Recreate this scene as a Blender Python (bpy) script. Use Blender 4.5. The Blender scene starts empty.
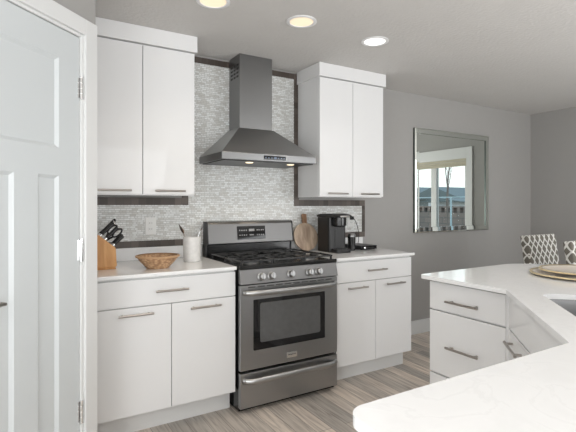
import bpy, bmesh, math, random
from mathutils import Vector, Matrix
random.seed(7)
S = bpy.context.scene
COL = S.collection
R = math.radians

# ------------------------------------------------------------------ camera
cam = bpy.data.cameras.new('camera'); co = bpy.data.objects.new('camera', cam); COL.objects.link(co)
co.location = (-1.1278, -3.2065, 1.2977)
co.rotation_euler = (R(90), 0, R(58.76 - 90))
cam.sensor_width = 36; cam.lens = 447.05 / 576 * 36
cam.shift_x = -6.93 / 576; cam.shift_y = -11.61 / 576
cam.clip_start = 0.02; cam.clip_end = 2000
S.camera = co

# ------------------------------------------------------------------ world / light / exposure
w = bpy.data.worlds.new('world'); S.world = w; w.use_nodes = True
bg = w.node_tree.nodes['Background']
tc = w.node_tree.nodes.new('ShaderNodeTexCoord'); sx = w.node_tree.nodes.new('ShaderNodeSeparateXYZ')
rp = w.node_tree.nodes.new('ShaderNodeValToRGB')
w.node_tree.links.new(tc.outputs['Generated'], sx.inputs[0]); w.node_tree.links.new(sx.outputs['Z'], rp.inputs[0])
w.node_tree.links.new(rp.outputs[0], bg.inputs['Color'])
rp.color_ramp.elements[0].position = 0.0; rp.color_ramp.elements[0].color = (.98, .98, 1, 1)
rp.color_ramp.elements[1].position = 0.7; rp.color_ramp.elements[1].color = (.62, .76, 1, 1)
bg.inputs['Strength'].default_value = 1.9
S.view_settings.view_transform = 'Standard'; S.view_settings.look = 'None'
S.view_settings.gamma = 1; S.view_settings.use_curve_mapping = False
S.view_settings.exposure = -0.05

def area(name, loc, target, sx_, sy_, power, col=(1, 1, 1)):
    l = bpy.data.lights.new(name, 'AREA'); l.shape = 'RECTANGLE'; l.size = sx_; l.size_y = sy_
    l.energy = power; l.color = col
    o = bpy.data.objects.new(name, l); COL.objects.link(o); o.location = loc
    o.rotation_euler = (Vector(target) - Vector(loc)).to_track_quat('-Z', 'Y').to_euler()
    return o
area('soft_fill_behind', (-1.3, -6.4, 1.4), (0.2, 0, .8), 5.6, 2.2, 100, (.96, .985, 1))  # added soft fill behind the camera; the wall there has no window
area('soft_fill_right', (3.9, -6.0, 1.4), (0.3, -1.5, .5), 2.2, 1.8, 62, (.95, .98, 1))  # added fill on the right, set well away from the modelled window
area('soft_fill_left', (-2.15, -3.05, 1.15), (0.8, -1.8, .5), 1.0, 1.2, 24, (.96, .985, 1))  # added fill beside the camera, brightens the peninsula drawer fronts
area('upward_fill', (-1.0, -4.8, 1.0), (-.8, -4.5, 2.4), 1.6, 1.6, 58, (.98, .99, 1))  # added up-facing lamp that lifts the ceiling brightness
area('upward_fill', (2.6, -3.9, .95), (2.7, -3.3, 2.4), 1.4, 1.4, 48, (.98, .99, 1))  # second added up-facing lamp, for the ceiling and right wall
for lx, ly, le in ((-.9, -2.75, 16), (.4, -2.9, 21), (1.3, -2.6, 16), (-.25, -1.75, 15), (1.6, -1.6, 9)):      # unseen overhead spots added to brighten counters and floor
    l = bpy.data.lights.new('overhead_fill', 'SPOT'); l.energy = le; l.spot_size = R(125); l.spot_blend = 1; l.shadow_soft_size = .12; l.color = (1, .97, .93)
    o = bpy.data.objects.new('overhead_fill', l); COL.objects.link(o); o.location = (lx, ly, 2.38)

# ------------------------------------------------------------------ materials
def new_mat(name):
    m = bpy.data.materials.new(name); m.use_nodes = True
    return m, m.node_tree, m.node_tree.nodes['Principled BSDF']
def mat(name, col, rough=.5, metal=0, noise=0, nscale=20, bump=0, bscale=100, emit=None, estr=0, coat=0, spec=None):
    m, t, b = new_mat(name)
    b.inputs['Base Color'].default_value = (*col, 1); b.inputs['Roughness'].default_value = rough
    b.inputs['Metallic'].default_value = metal
    if coat: b.inputs['Coat Weight'].default_value = coat; b.inputs['Coat Roughness'].default_value = .04
    if spec is not None: b.inputs['Specular IOR Level'].default_value = spec
    if emit: b.inputs['Emission Color'].default_value = (*emit, 1); b.inputs['Emission Strength'].default_value = estr
    c = t.nodes.new('ShaderNodeTexCoord')
    n = t.nodes.new('ShaderNodeTexNoise'); n.inputs['Scale'].default_value = nscale; n.inputs['Detail'].default_value = 4
    t.links.new(c.outputs['Object'], n.inputs['Vector'])
    mx = t.nodes.new('ShaderNodeMix'); mx.data_type = 'RGBA'
    k = max(noise, .004)
    mx.inputs[6].default_value = (*[max(0, v * (1 - k)) for v in col], 1); mx.inputs[7].default_value = (*[min(1, v * (1 + k)) for v in col], 1)
    t.links.new(n.outputs['Fac'], mx.inputs[0]); t.links.new(mx.outputs[2], b.inputs['Base Color'])
    if bump:
        n2 = t.nodes.new('ShaderNodeTexNoise'); n2.inputs['Scale'].default_value = bscale; n2.inputs['Detail'].default_value = 3
        t.links.new(c.outputs['Object'], n2.inputs['Vector'])
        bp = t.nodes.new('ShaderNodeBump'); bp.inputs['Strength'].default_value = bump; bp.inputs['Distance'].default_value = .004
        t.links.new(n2.outputs['Fac'], bp.inputs['Height']); t.links.new(bp.outputs[0], b.inputs['Normal'])
    return m
def steel_mat(name, col, rough, axis=0, amt=.025):
    m, t, b = new_mat(name)
    b.inputs['Metallic'].default_value = 1
    c = t.nodes.new('ShaderNodeTexCoord'); mp = t.nodes.new('ShaderNodeMapping')
    sc = [900, 900, 900]; sc[axis] = 2; mp.inputs['Scale'].default_value = sc
    n = t.nodes.new('ShaderNodeTexNoise'); n.inputs['Scale'].default_value = 1; n.inputs['Detail'].default_value = 2
    t.links.new(c.outputs['Object'], mp.inputs[0]); t.links.new(mp.outputs[0], n.inputs['Vector'])
    mx = t.nodes.new('ShaderNodeMix'); mx.data_type = 'RGBA'
    mx.inputs[6].default_value = (*[v * (1 - amt) for v in col], 1); mx.inputs[7].default_value = (*[v * (1 + amt) for v in col], 1)
    t.links.new(n.outputs['Fac'], mx.inputs[0]); t.links.new(mx.outputs[2], b.inputs['Base Color'])
    mr = t.nodes.new('ShaderNodeMapRange'); mr.inputs['To Min'].default_value = rough * .92; mr.inputs['To Max'].default_value = rough * 1.1
    t.links.new(n.outputs['Fac'], mr.inputs[0]); t.links.new(mr.outputs[0], b.inputs['Roughness'])
    return m
def ramp(t, stops):
    r = t.nodes.new('ShaderNodeValToRGB'); e = r.color_ramp.elements
    e[0].position, e[0].color = stops[0][0], (*stops[0][1], 1); e[1].position, e[1].color = stops[-1][0], (*stops[-1][1], 1)
    for p, c in stops[1:-1]: q = e.new(p); q.color = (*c, 1)
    return r
def math_node(t, op, a, b=None):
    n = t.nodes.new('ShaderNodeMath'); n.operation = op
    for i, v in enumerate((a, b)):
        if v is None: continue
        if isinstance(v, (int, float)): n.inputs[i].default_value = v
        else: t.links.new(v, n.inputs[i])
    return n.outputs[0]

WALL = (.375, .365, .352)
M = {}
M['wall'] = mat('wall_paint_greige', WALL, .75, noise=.02, bump=.25, bscale=90)
M['ceiling'] = mat('ceiling_knockdown', (.64, .625, .605), .85, noise=.03, nscale=6, bump=.9, bscale=45)
M['trim'] = mat('painted_trim', (.74, .745, .74), .35)
M['door'] = mat('painted_door', (.62, .65, .66), .33)
M['gloss'] = mat('gloss_white_cabinet', (.80, .80, .80), .045)
M['carcass'] = mat('white_cabinet_body', (.74, .74, .73), .3)
M['gap'] = mat('dark_gap', (.05, .05, .05), .8)
M['black'] = mat('black_enamel', (.012, .012, .012), .18)
M['matteblack'] = mat('matte_black', (.010, .010, .010), .35)
M['castiron'] = mat('cast_iron', (.03, .03, .03), .25, bump=.1, bscale=300)
M['blackglass'] = mat('black_glass', (.008, .008, .009), .04)
M['ovenglass'] = mat('oven_inner_glass', (.10, .10, .10), .12, noise=.15, nscale=30)
M['steel'] = steel_mat('brushed_steel', (.37, .375, .38), .3, 0)
M['steelv'] = steel_mat('brushed_steel_vertical', (.25, .25, .25), .32, 2)
M['steelc'] = steel_mat('canopy_steel', (.36, .36, .36), .36, 2)
M['steellight'] = steel_mat('bright_steel', (.42, .42, .42), .3, 0)
M['steelpanel'] = steel_mat('panel_steel', (.21, .207, .205), .38, 0)
M['sink'] = steel_mat('sink_steel', (.22, .22, .22), .42, 0, .05)
M['nickel'] = mat('brushed_nickel', (.43, .40, .375), .28, 1)
M['chrome'] = mat('chrome', (.8, .8, .8), .08, 1)
M['plate'] = mat('white_plastic', (.78, .78, .76), .35)
M['ceramic'] = mat('mottled_white_ceramic', (.72, .71, .69), .3, noise=.16, nscale=35)
M['cream'] = mat('cream_glaze', (.84, .76, .66), .15, coat=.3)
M['gold'] = mat('gold_rim', (.80, .68, .45), .38, 1)
M['lamp'] = mat('lamp_lens', (.3, .26, .2), .4, emit=(1, .80, .56), estr=1.0)
M['lampw'] = mat('lamp_lens_white', (1, 1, 1), .4, emit=(1, .97, .93), estr=1.6)
M['display'] = mat('display_marks', (.35, .35, .35), .4)
M['seatleg'] = mat('dark_wood_leg', (.05, .03, .02), .35)
M['white'] = mat('white_enamel', (.85, .85, .85), .3)
M['blind'] = mat('cream_blind', (.62, .57, .45), .8)

def quartz():
    m, t, b = new_mat('white_quartz')
    c = t.nodes.new('ShaderNodeTexCoord')
    n = t.nodes.new('ShaderNodeTexNoise'); n.inputs['Scale'].default_value = 5; n.inputs['Detail'].default_value = 8; n.inputs['Distortion'].default_value = 1.2
    t.links.new(c.outputs['Object'], n.inputs['Vector'])
    r = ramp(t, [(.36, (.845, .845, .845)), (.46, (.87, .87, .87)), (.485, (.83, .83, .83)), (.51, (.87, .87, .87)), (.7, (.855, .855, .855))])
    t.links.new(n.outputs['Fac'], r.inputs[0]); t.links.new(r.outputs[0], b.inputs['Base Color'])
    b.inputs['Roughness'].default_value = .07
    return m
M['quartz'] = quartz()

def mosaic():
    m, t, b = new_mat('linear_mosaic_tile')
    c = t.nodes.new('ShaderNodeTexCoord'); sp = t.nodes.new('ShaderNodeSeparateXYZ'); cb = t.nodes.new('ShaderNodeCombineXYZ')
    t.links.new(c.outputs['Object'], sp.inputs[0]); t.links.new(sp.outputs['X'], cb.inputs['X']); t.links.new(sp.outputs['Z'], cb.inputs['Y'])
    br = t.nodes.new('ShaderNodeTexBrick'); t.links.new(cb.outputs[0], br.inputs['Vector'])
    br.offset = .37; br.squash = .6; br.squash_frequency = 3
    for k, v in (('Scale', 1), ('Brick Width', .038), ('Row Height', .0135), ('Mortar Size', .0014), ('Mortar Smooth', .1), ('Bias', -.15)): br.inputs[k].default_value = v
    br.inputs['Color1'].default_value = (.84, .85, .835, 1); br.inputs['Color2'].default_value = (.42, .42, .405, 1); br.inputs['Mortar'].default_value = (.30, .295, .285, 1)
    # second set of tiles adds warm beige pieces
    b2 = t.nodes.new('ShaderNodeTexBrick'); t.links.new(cb.outputs[0], b2.inputs['Vector']); b2.offset = .37; b2.squash = .6; b2.squash_frequency = 3
    for k, v in (('Scale', 1), ('Brick Width', .038), ('Row Height', .0135), ('Mortar Size', 0), ('Bias', -.3)): b2.inputs[k].default_value = v
    b2.inputs['Color1'].default_value = (.72, .74, .73, 1); b2.inputs['Color2'].default_value = (.70, .66, .58, 1)
    mx = t.nodes.new('ShaderNodeMix'); mx.data_type = 'RGBA'; mx.inputs[0].default_value = .35
    t.links.new(br.outputs['Color'], mx.inputs[6]); t.links.new(b2.outputs['Color'], mx.inputs[7]); t.links.new(mx.outputs[2], b.inputs['Base Color'])
    bp = t.nodes.new('ShaderNodeBump'); bp.invert = True; bp.inputs['Strength'].default_value = .4; bp.inputs['Distance'].default_value = .002
    t.links.new(br.outputs['Fac'], bp.inputs['Height']); t.links.new(bp.outputs[0], b.inputs['Normal'])
    b.inputs['Roughness'].default_value = .3
    return m
M['mosaic'] = mosaic()

def border(ax):
    m, t, b = new_mat('dark_border_tile')
    c = t.nodes.new('ShaderNodeTexCoord'); sp = t.nodes.new('ShaderNodeSeparateXYZ'); cb = t.nodes.new('ShaderNodeCombineXYZ')
    t.links.new(c.outputs['Object'], sp.inputs[0])
    t.links.new(sp.outputs[ax], cb.inputs['X']); cb.inputs['Y'].default_value = .15
    br = t.nodes.new('ShaderNodeTexBrick'); t.links.new(cb.outputs[0], br.inputs['Vector']); br.offset = 0
    for k, v in (('Scale', 1), ('Brick Width', .05), ('Row Height', .4), ('Mortar Size', .0012), ('Bias', 0)): br.inputs[k].default_value = v
    br.inputs['Color1'].default_value = (.05, .038, .03, 1); br.inputs['Color2'].default_value = (.125, .10, .085, 1); br.inputs['Mortar'].default_value = (.07, .06, .055, 1)
    t.links.new(br.outputs['Color'], b.inputs['Base Color']); b.inputs['Roughness'].default_value = .45
    return m
M['borderx'] = border('X'); M['borderz'] = border('Z')

def planks():
    m, t, b = new_mat('grey_brown_vinyl_plank')
    c = t.nodes.new('ShaderNodeTexCoord'); sp = t.nodes.new('ShaderNodeSeparateXYZ'); cb = t.nodes.new('ShaderNodeCombineXYZ')
    t.links.new(c.outputs['Object'], sp.inputs[0]); t.links.new(sp.outputs['Y'], cb.inputs['X']); t.links.new(sp.outputs['X'], cb.inputs['Y'])
    br = t.nodes.new('ShaderNodeTexBrick'); t.links.new(cb.outputs[0], br.inputs['Vector']); br.offset = .37
    for k, v in (('Scale', 1), ('Brick Width', 1.1), ('Row Height', .10), ('Mortar Size', .0016), ('Bias', 0)): br.inputs[k].default_value = v
    br.inputs['Color1'].default_value = (.68, .59, .51, 1); br.inputs['Color2'].default_value = (.36, .33, .30, 1); br.inputs['Mortar'].default_value = (.2, .17, .145, 1)
    mp = t.nodes.new('ShaderNodeMapping'); mp.inputs['Scale'].default_value = (55, 3.5, 1); t.links.new(c.outputs['Object'], mp.inputs[0])
    n = t.nodes.new('ShaderNodeTexNoise'); n.inputs['Scale'].default_value = 1; n.inputs['Detail'].default_value = 7; n.inputs['Distortion'].default_value = .6
    t.links.new(mp.outputs[0], n.inputs['Vector'])
    r = ramp(t, [(.3, (.62, .61, .60)), (.5, (1.0, 1.0, 1.0)), (.7, (1.25, 1.27, 1.28))])
    t.links.new(n.outputs['Fac'], r.inputs[0])
    mx = t.nodes.new('ShaderNodeMix'); mx.data_type = 'RGBA'; mx.blend_type = 'MULTIPLY'; mx.inputs[0].default_value = 1
    t.links.new(br.outputs['Color'], mx.inputs[6]); t.links.new(r.outputs[0], mx.inputs[7]); t.links.new(mx.outputs[2], b.inputs['Base Color'])
    b.inputs['Roughness'].default_value = .38
    return m
M['planks'] = planks()

def grain(name, c1, c2, scale=(4, 4, 40), rough=.45):
    m, t, b = new_mat(name)
    c = t.nodes.new('ShaderNodeTexCoord'); mp = t.nodes.new('ShaderNodeMapping'); mp.inputs['Scale'].default_value = scale; t.links.new(c.outputs['Object'], mp.inputs[0])
    n = t.nodes.new('ShaderNodeTexNoise'); n.inputs['Scale'].default_value = 1; n.inputs['Detail'].default_value = 5; n.inputs['Distortion'].default_value = .5
    t.links.new(mp.outputs[0], n.inputs['Vector'])
    r = ramp(t, [(.35, c1), (.65, c2)]); t.links.new(n.outputs['Fac'], r.inputs[0]); t.links.new(r.outputs[0], b.inputs['Base Color'])
    b.inputs['Roughness'].default_value = rough
    return m
M['blockwood'] = grain('honey_wood', (.50, .24, .08), (.66, .36, .14), (30, 30, 3))
M['boardwood'] = grain('two_tone_board', (.28, .20, .15), (.52, .41, .31), (26, 26, 1.5))
M['boardhandle'] = grain('handle_wood', (.20, .11, .06), (.33, .19, .11), (60, 60, 4))

def woven():
    m, t, b = new_mat('woven_cane')
    c = t.nodes.new('ShaderNodeTexCoord'); 
    v = t.nodes.new('ShaderNodeTexVoronoi'); v.inputs['Scale'].default_value = 55
    mp = t.nodes.new('ShaderNodeMapping'); mp.inputs['Scale'].default_value = (1, 1, 1.8)
    t.links.new(c.outputs['Object'], mp.inputs[0]); t.links.new(mp.outputs[0], v.inputs['Vector'])
    r = ramp(t, [(.1, (.66, .44, .26)), (.75, (.34, .19, .10))]); t.links.new(v.outputs['Distance'], r.inputs[0])
    t.links.new(r.outputs[0], b.inputs['Base Color']); b.inputs['Roughness'].default_value = .6
    bp = t.nodes.new('ShaderNodeBump'); bp.invert = True; bp.inputs['Strength'].default_value = .6; bp.inputs['Distance'].default_value = .003
    t.links.new(v.outputs['Distance'], bp.inputs['Height']); t.links.new(bp.outputs[0], b.inputs['Normal'])
    return m
M['woven'] = woven()
M['cane_rim'] = mat('cane_rim', (.50, .31, .17), .5, noise=.2, nscale=60)

def trellis(name, pu, pv, wd):
    m, t, b = new_mat(name)
    c = t.nodes.new('ShaderNodeTexCoord'); sp = t.nodes.new('ShaderNodeSeparateXYZ'); t.links.new(c.outputs['Object'], sp.inputs[0])
    u = math_node(t, 'DIVIDE', math_node(t, 'ADD', sp.outputs['X'], sp.outputs['Y']), pu)
    v = math_node(t, 'DIVIDE', math_node(t, 'SUBTRACT', sp.outputs['Z'], math_node(t, 'MULTIPLY', sp.outputs['X'], 0)), pv)
    # wavy offset makes the ogee curve
    wv = math_node(t, 'MULTIPLY', math_node(t, 'SINE', math_node(t, 'MULTIPLY', v, 2 * math.pi)), .06)
    def line(x):
        f = math_node(t, 'FRACT', x)
        return math_node(t, 'ABSOLUTE', math_node(t, 'SUBTRACT', f, .5))
    a = line(math_node(t, 'ADD', math_node(t, 'ADD', u, v), wv)); bb = line(math_node(t, 'SUBTRACT', math_node(t, 'SUBTRACT', u, v), wv))
    mn = math_node(t, 'MINIMUM', a, bb); g = math_node(t, 'LESS_THAN', mn, wd)
    mx = t.nodes.new('ShaderNodeMix'); mx.data_type = 'RGBA'; t.links.new(g, mx.inputs[0])
    mx.inputs[6].default_value = (.17, .155, .13, 1); mx.inputs[7].default_value = (.74, .73, .69, 1)
    t.links.new(mx.outputs[2], b.inputs['Base Color']); b.inputs['Roughness'].default_value = .85
    return m
M['trellis'] = trellis('trellis_fabric', .075, .095, .12)

def glass_pane():
    m, t, b = new_mat('window_glass')
    g = t.nodes.new('ShaderNodeBsdfGlass'); g.inputs['Roughness'].default_value = 0; g.inputs['IOR'].default_value = 1.02
    g.inputs['Color'].default_value = (.94, .97, .96, 1)
    t.links.new(g.outputs[0], t.nodes['Material Output'].inputs['Surface']); return m
M['glass'] = glass_pane()
M['mirror'] = mat('mirror_silver', (.80, .84, .80), .0, 1)
M['mirror'].node_tree.nodes['Principled BSDF'].inputs['Roughness'].default_value = 0.0
M['mirroredge'] = mat('mirror_edge', (.10, .12, .11), .2, .5)

# ------------------------------------------------------------------ mesh helpers
class MB:
    def __init__(s): s.bm = bmesh.new(); s.smooth = False
    def box(s, x0, x1, y0, y1, z0, z1, mtx=None):
        vs = [s.bm.verts.new(p) for p in ((x0, y0, z0), (x1, y0, z0), (x1, y1, z0), (x0, y1, z0), (x0, y0, z1), (x1, y0, z1), (x1, y1, z1), (x0, y1, z1))]
        if mtx:
            for v in vs: v.co = mtx @ v.co
        for f in ((3, 2, 1, 0), (4, 5, 6, 7), (0, 1, 5, 4), (1, 2, 6, 5), (2, 3, 7, 6), (3, 0, 4, 7)): s.bm.faces.new([vs[i] for i in f])
        return s
    def hexa(s, lo, hi):      # four bottom and four top points
        vs = [s.bm.verts.new(p) for p in list(lo) + list(hi)]
        for f in ((3, 2, 1, 0), (4, 5, 6, 7), (0, 1, 5, 4), (1, 2, 6, 5), (2, 3, 7, 6), (3, 0, 4, 7)): s.bm.faces.new([vs[i] for i in f])
        return s
    def prism(s, pts, a0, a1, axis='z'):   # outline pts in the two other axes
        def P(p, a):
            if axis == 'z': return (p[0], p[1], a)
            if axis == 'y': return (p[0], a, p[1])
            return (a, p[0], p[1])
        A = [s.bm.verts.new(P(p, a0)) for p in pts]; B = [s.bm.verts.new(P(p, a1)) for p in pts]
        n = len(pts)
        fs = [s.bm.faces.new(A[::-1]), s.bm.faces.new(B)]
        for i in range(n): fs.append(s.bm.faces.new((A[i], A[(i + 1) % n], B[(i + 1) % n], B[i])))
        bmesh.ops.recalc_face_normals(s.bm, faces=fs)
        return s
    def lathe(s, prof, c=(0, 0, 0), seg=32, mtx=None, close=True):   # profile (r, z)
        rings = []
        for r, z in prof:
            if r < 1e-6: rings.append([s.bm.verts.new((c[0], c[1], c[2] + z))])
            else: rings.append([s.bm.verts.new((c[0] + r * math.cos(2 * math.pi * k / seg), c[1] + r * math.sin(2 * math.pi * k / seg), c[2] + z)) for k in range(seg)])
        for a, b in zip(rings, rings[1:]):
            for k in range(seg):
                k2 = (k + 1) % seg
                if len(a) == 1 and len(b) == 1: continue
                if len(a) == 1: s.bm.faces.new((a[0], b[k2], b[k]))
                elif len(b) == 1: s.bm.faces.new((a[k], a[k2], b[0]))
                else: s.bm.faces.new((a[k], a[k2], b[k2], b[k]))
        if close:
            if len(rings[0]) > 1: s.bm.faces.new(rings[0][::-1])
            if len(rings[-1]) > 1: s.bm.faces.new(rings[-1])
        if mtx:
            for rg in rings:
                for v in rg: v.co = mtx @ v.co
        s.smooth = True
        return s
    def tube(s, pts, r, seg=10, caps=True, flat=1.0):
        pts = [Vector(p) for p in pts]; rr = r if isinstance(r, (list, tuple)) else [r] * len(pts)
        rings = []; up = None
        for i, p in enumerate(pts):
            d = (pts[min(i + 1, len(pts) - 1)] - pts[max(i - 1, 0)]).normalized()
            if up is None: up = Vector((0, 0, 1)) if abs(d.z) < .9 else Vector((1, 0, 0))
            x = d.cross(up).normalized(); y = x.cross(d).normalized(); up = y
            rings.append([s.bm.verts.new(p + (x * math.cos(2 * math.pi * k / seg) + y * math.sin(2 * math.pi * k / seg) * flat) * rr[i]) for k in range(seg)])
        for a, b in zip(rings, rings[1:]):
            for k in range(seg): s.bm.faces.new((a[k], a[(k + 1) % seg], b[(k + 1) % seg], b[k]))
        if caps: s.bm.faces.new(rings[0][::-1]); s.bm.faces.new(rings[-1])
        s.smooth = True
        return s
    def build(s, name, m, parent=None, bevel=0, local=False, seg=2):
        bmesh.ops.recalc_face_normals(s.bm, faces=s.bm.faces)
        off = Vector((0, 0, 0))
        if parent is not None and not local:
            p = parent
            while p is not None: off += p.location; p = p.parent
        for v in s.bm.verts: v.co -= off
        me = bpy.data.meshes.new(name); s.bm.to_mesh(me); s.bm.free()
        if s.smooth:
            me.polygons.foreach_set('use_smooth', [True] * len(me.polygons))
            me.set_sharp_from_angle(angle=R(35))
        me.materials.append(M[m] if isinstance(m, str) else m)
        o = bpy.data.objects.new(name, me); COL.objects.link(o)
        if parent is not None: o.parent = parent
        if bevel:
            b = o.modifiers.new('bevel', 'BEVEL'); b.width = bevel; b.segments = seg; b.limit_method = 'ANGLE'; b.angle_limit = R(40)
        return o
def tag(o, label=None, cat=None, group=None, kind=None):
    if label: o['label'] = label
    if cat: o['category'] = cat
    if group: o['group'] = group
    if kind: o['kind'] = kind
    return o
def thing(name, loc, label, cat, group=None, rz=0):
    o = bpy.data.objects.new(name, None); o.empty_display_size = .05; COL.objects.link(o); o.location = loc; o.rotation_euler = (0, 0, rz)
    return tag(o, label, cat, group)
def struct(o): o['kind'] = 'structure'; return o
def box(*a): return MB().box(*a)
def rounded(pts_r, n=8):
    """outline of (x, y, radius) corners -> list of points"""
    out = []; N = len(pts_r)
    for i, (x, y, r) in enumerate(pts_r):
        p = Vector((x, y))
        if r <= 0: out.append((x, y)); continue
        a = Vector(pts_r[i - 1][:2]) - p; b = Vector(pts_r[(i + 1) % N][:2]) - p
        a.normalize(); b.normalize(); ang = a.angle(b); d = r / math.tan(ang / 2)
        c = p + (a + b).normalized() * (r / math.sin(ang / 2))
        s0 = p + a * d - c; s1 = p + b * d - c
        for k in range(n + 1):
            v = s0.lerp(s1, k / n).normalized() * r if k not in (0, n) else (s0 if k == 0 else s1)
            out.append(tuple(c + v))
    return out

H = 2.403
# ------------------------------------------------------------------ room shell
struct(box(-4.0, 4.3, -7.0, .12, -.1, 0).build('floor', 'planks'))
struct(box(-4.0, 4.3, -7.0, .12, H, H + .1).build('ceiling', 'ceiling'))
struct(box(-4.0, 4.3, 0, .12, 0, H).build('wall_back', 'wall'))
# right wall with window opening
WY0, WY1, WZ0, WZ1 = -2.215, -.972, .80, 1.95
wr = MB(); wr.box(4.2155, 4.33, WY1, .12, 0, H); wr.box(4.2155, 4.33, -7.0, WY0, 0, H)
wr.box(4.2155, 4.33, WY0, WY1, 0, WZ0); wr.box(4.2155, 4.33, WY0, WY1, WZ1, H)
struct(wr.build('wall_right', 'wall'))
struct(box(-4.0, 4.3, -7.1, -7.0, 0, H).build('wall_front', 'wall'))
# diagonal pantry wall in local frame: +s along (1,1), +n toward the room (1,-1)
HP = Vector((-.917, -1.002, 0))
pm = Matrix.Translation(HP) @ Matrix.Rotation(R(45), 4, 'Z')      # local x = s, local y = into the pantry (-x,+y)
DW = .575; DH = 2.04
wl = MB()
wl.box(.012, .110, 0, .10, 0, H, pm)
wl.box(-DW - .012, .012, 0, .10, DH + .012, H, pm)
wl.box(-2.6, -DW - .012, 0, .10, 0, H, pm)
wl.box(-.937, -.839, -.905, 0, 0, H)
struct(wl.build('wall_left', 'wall'))
struct(box(-4.1, -4.0, -7.0, .12, 0, H).build('wall_left_far', 'wall'))
# baseboards
struct(box(1.515, 4.2155, -.016, 0, 0, .135).build('baseboard_back', 'trim', bevel=.004))
struct(box(4.2, 4.2155, -7, -.016, 0, .135).build('baseboard_right', 'trim', bevel=.004))
# door casing and jamb
t1 = MB()
t1.box(.020, .098, -.02, 0, 0, 2.13, pm); t1.box(-DW - .108, -DW - .02, -.02, 0, 0, 2.13, pm); t1.box(-DW - .02, .020, -.02, 0, DH + .018, 2.13, pm)
t1.box(.004, .02, -.008, .09, 0, DH + .018, pm); t1.box(-DW - .02, -DW - .004, -.008, .09, 0, DH + .018, pm); t1.box(-DW - .004, .004, -.008, .09, DH + .004, DH + .018, pm)
struct(t1.build('trim_1', 'trim', bevel=.003))
# pantry door
dr = MB()
pan = [(-DW + .119, -.119, 1.535, 1.917), (-.23, -.119, .24, 1.42), (-DW + .119, -.342, .24, 1.42)]
xs = [-DW, -DW + .119, -.342, -.23, -.119, 0]; zs = [.008, .24, 1.42, 1.535, 1.917, DH]
def inpanel(xa, xb, za, zb):
    xm = (xa + xb) / 2; zm = (za + zb) / 2
    return any(a < xm < b and c < zm < d for a, b, c, d in pan)
for i in range(5):
    for j in range(5):
        if not inpanel(xs[i], xs[i + 1], zs[j], zs[j + 1]): dr.box(xs[i], xs[i + 1], 0.0, .035, zs[j], zs[j + 1], pm)
bmesh.ops.remove_doubles(dr.bm, verts=dr.bm.verts, dist=1e-4)
# drop interior double faces
seen = {}
for f in list(dr.bm.faces):
    k = tuple(sorted(v.index for v in f.verts)) if False else tuple(round(c, 4) for c in f.calc_center_median())
    seen.setdefault(k, []).append(f)
bmesh.ops.delete(dr.bm, geom=[f for v in seen.values() if len(v) > 1 for f in v], context='FACES')
bmesh.ops.dissolve_limit(dr.bm, angle_limit=R(1), verts=dr.bm.verts, edges=dr.bm.edges)
for a, b, c, d in pan:   # sloped moulding then a recessed flat panel
    q = .014; rz = .011
    O = [(a, 0, c), (b, 0, c), (b, 0, d), (a, 0, d)]; I = [(a + q, rz, c + q), (b - q, rz, c + q), (b - q, rz, d - q), (a + q, rz, d - q)]
    Ov = [dr.bm.verts.new(pm @ Vector(p)) for p in O]; Iv = [dr.bm.verts.new(pm @ Vector(p)) for p in I]
    for k in range(4): dr.bm.faces.new((Ov[k], Ov[(k + 1) % 4], Iv[(k + 1) % 4], Iv[k]))
    dr.bm.faces.new(Iv)
door = struct(dr.build('door_1', 'door'))
for hz in (1.817, 1.094, .372):
    h = MB(); h.tube([pm @ Vector((.004, -.009, hz - .047)), pm @ Vector((.004, -.009, hz + .047))], .0065, 12)
    for k in range(5): h.tube([pm @ Vector((.004, -.009, hz - .05 + k * .024)), pm @ Vector((.004, -.009, hz - .046 + k * .024))], .0078, 12)
    h.box(-.010, .002, -.002, .001, hz - .045, hz + .045, pm); h.box(.006, .017, -.010, -.008, hz - .045, hz + .045, pm)
    h.build('hinge', 'chrome', door)
lv = MB()
lv.lathe([(.0, 0), (.03, 0), (.03, .008), (.012, .012), (.012, .05), (0, .05)], mtx=pm @ Matrix.Translation((-DW + .03, 0, .93)) @ Matrix.Rotation(R(90), 4, 'X'))
lv.tube([pm @ Vector(p) for p in ((-DW + .03, -.045, .93), (-DW + .06, -.052, .932), (-DW + .10, -.052, .944), (-DW + .135, -.048, .950), (-DW + .155, -.046, .946))], [.010, .010, .008, .007, .005], 12, flat=1.2)
lv.build('lever_handle', 'nickel', door)

# ------------------------------------------------------------------ window in the right wall (seen in the mirror)
wf = MB(); X0 = 4.2155
wf.box(X0 - .02, X0, WY1, WY1 + .098, WZ0 - .1, 2.108); wf.box(X0 - .02, X0, WY0 - .098, WY0, WZ0 - .1, 2.108)
wf.box(X0 - .02, X0, WY0, WY1, WZ1, 2.108); wf.box(X0 - .05, X0, WY0 - .12, WY1 + .12, WZ0 - .03, WZ0)
wf.box(X0 + .0, X0 + .08, WY1 - .035, WY1, WZ0, WZ1); wf.box(X0 + .0, X0 + .08, WY0, WY0 + .035, WZ0, WZ1)
wf.box(X0 + .0, X0 + .08, WY0, WY1, WZ1 - .04, WZ1); wf.box(X0 + .0, X0 + .08, WY0, WY1, WZ0, WZ0 + .05)
wf.box(X0 + .02, X0 + .08, -1.640, -1.540, WZ0, WZ1)
win = struct(wf.build('window_1', 'trim', bevel=.003))
box(X0 + .045, X0 + .052, -1.540, WY1 - .035, WZ0 + .05, WZ1 - .04).build('pane', 'glass', win)
box(X0 + .045, X0 + .052, WY0 + .035, -1.640, WZ0 + .05, WZ1 - .04).build('pane', 'glass', win)
bl = MB()
for k in range(3): bl.box(X0 - .012 + .004 * (k % 2), X0 + .016, WY0 + .01, WY1 - .01, 1.845 + k * .024, 1.866 + k * .024)
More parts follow.
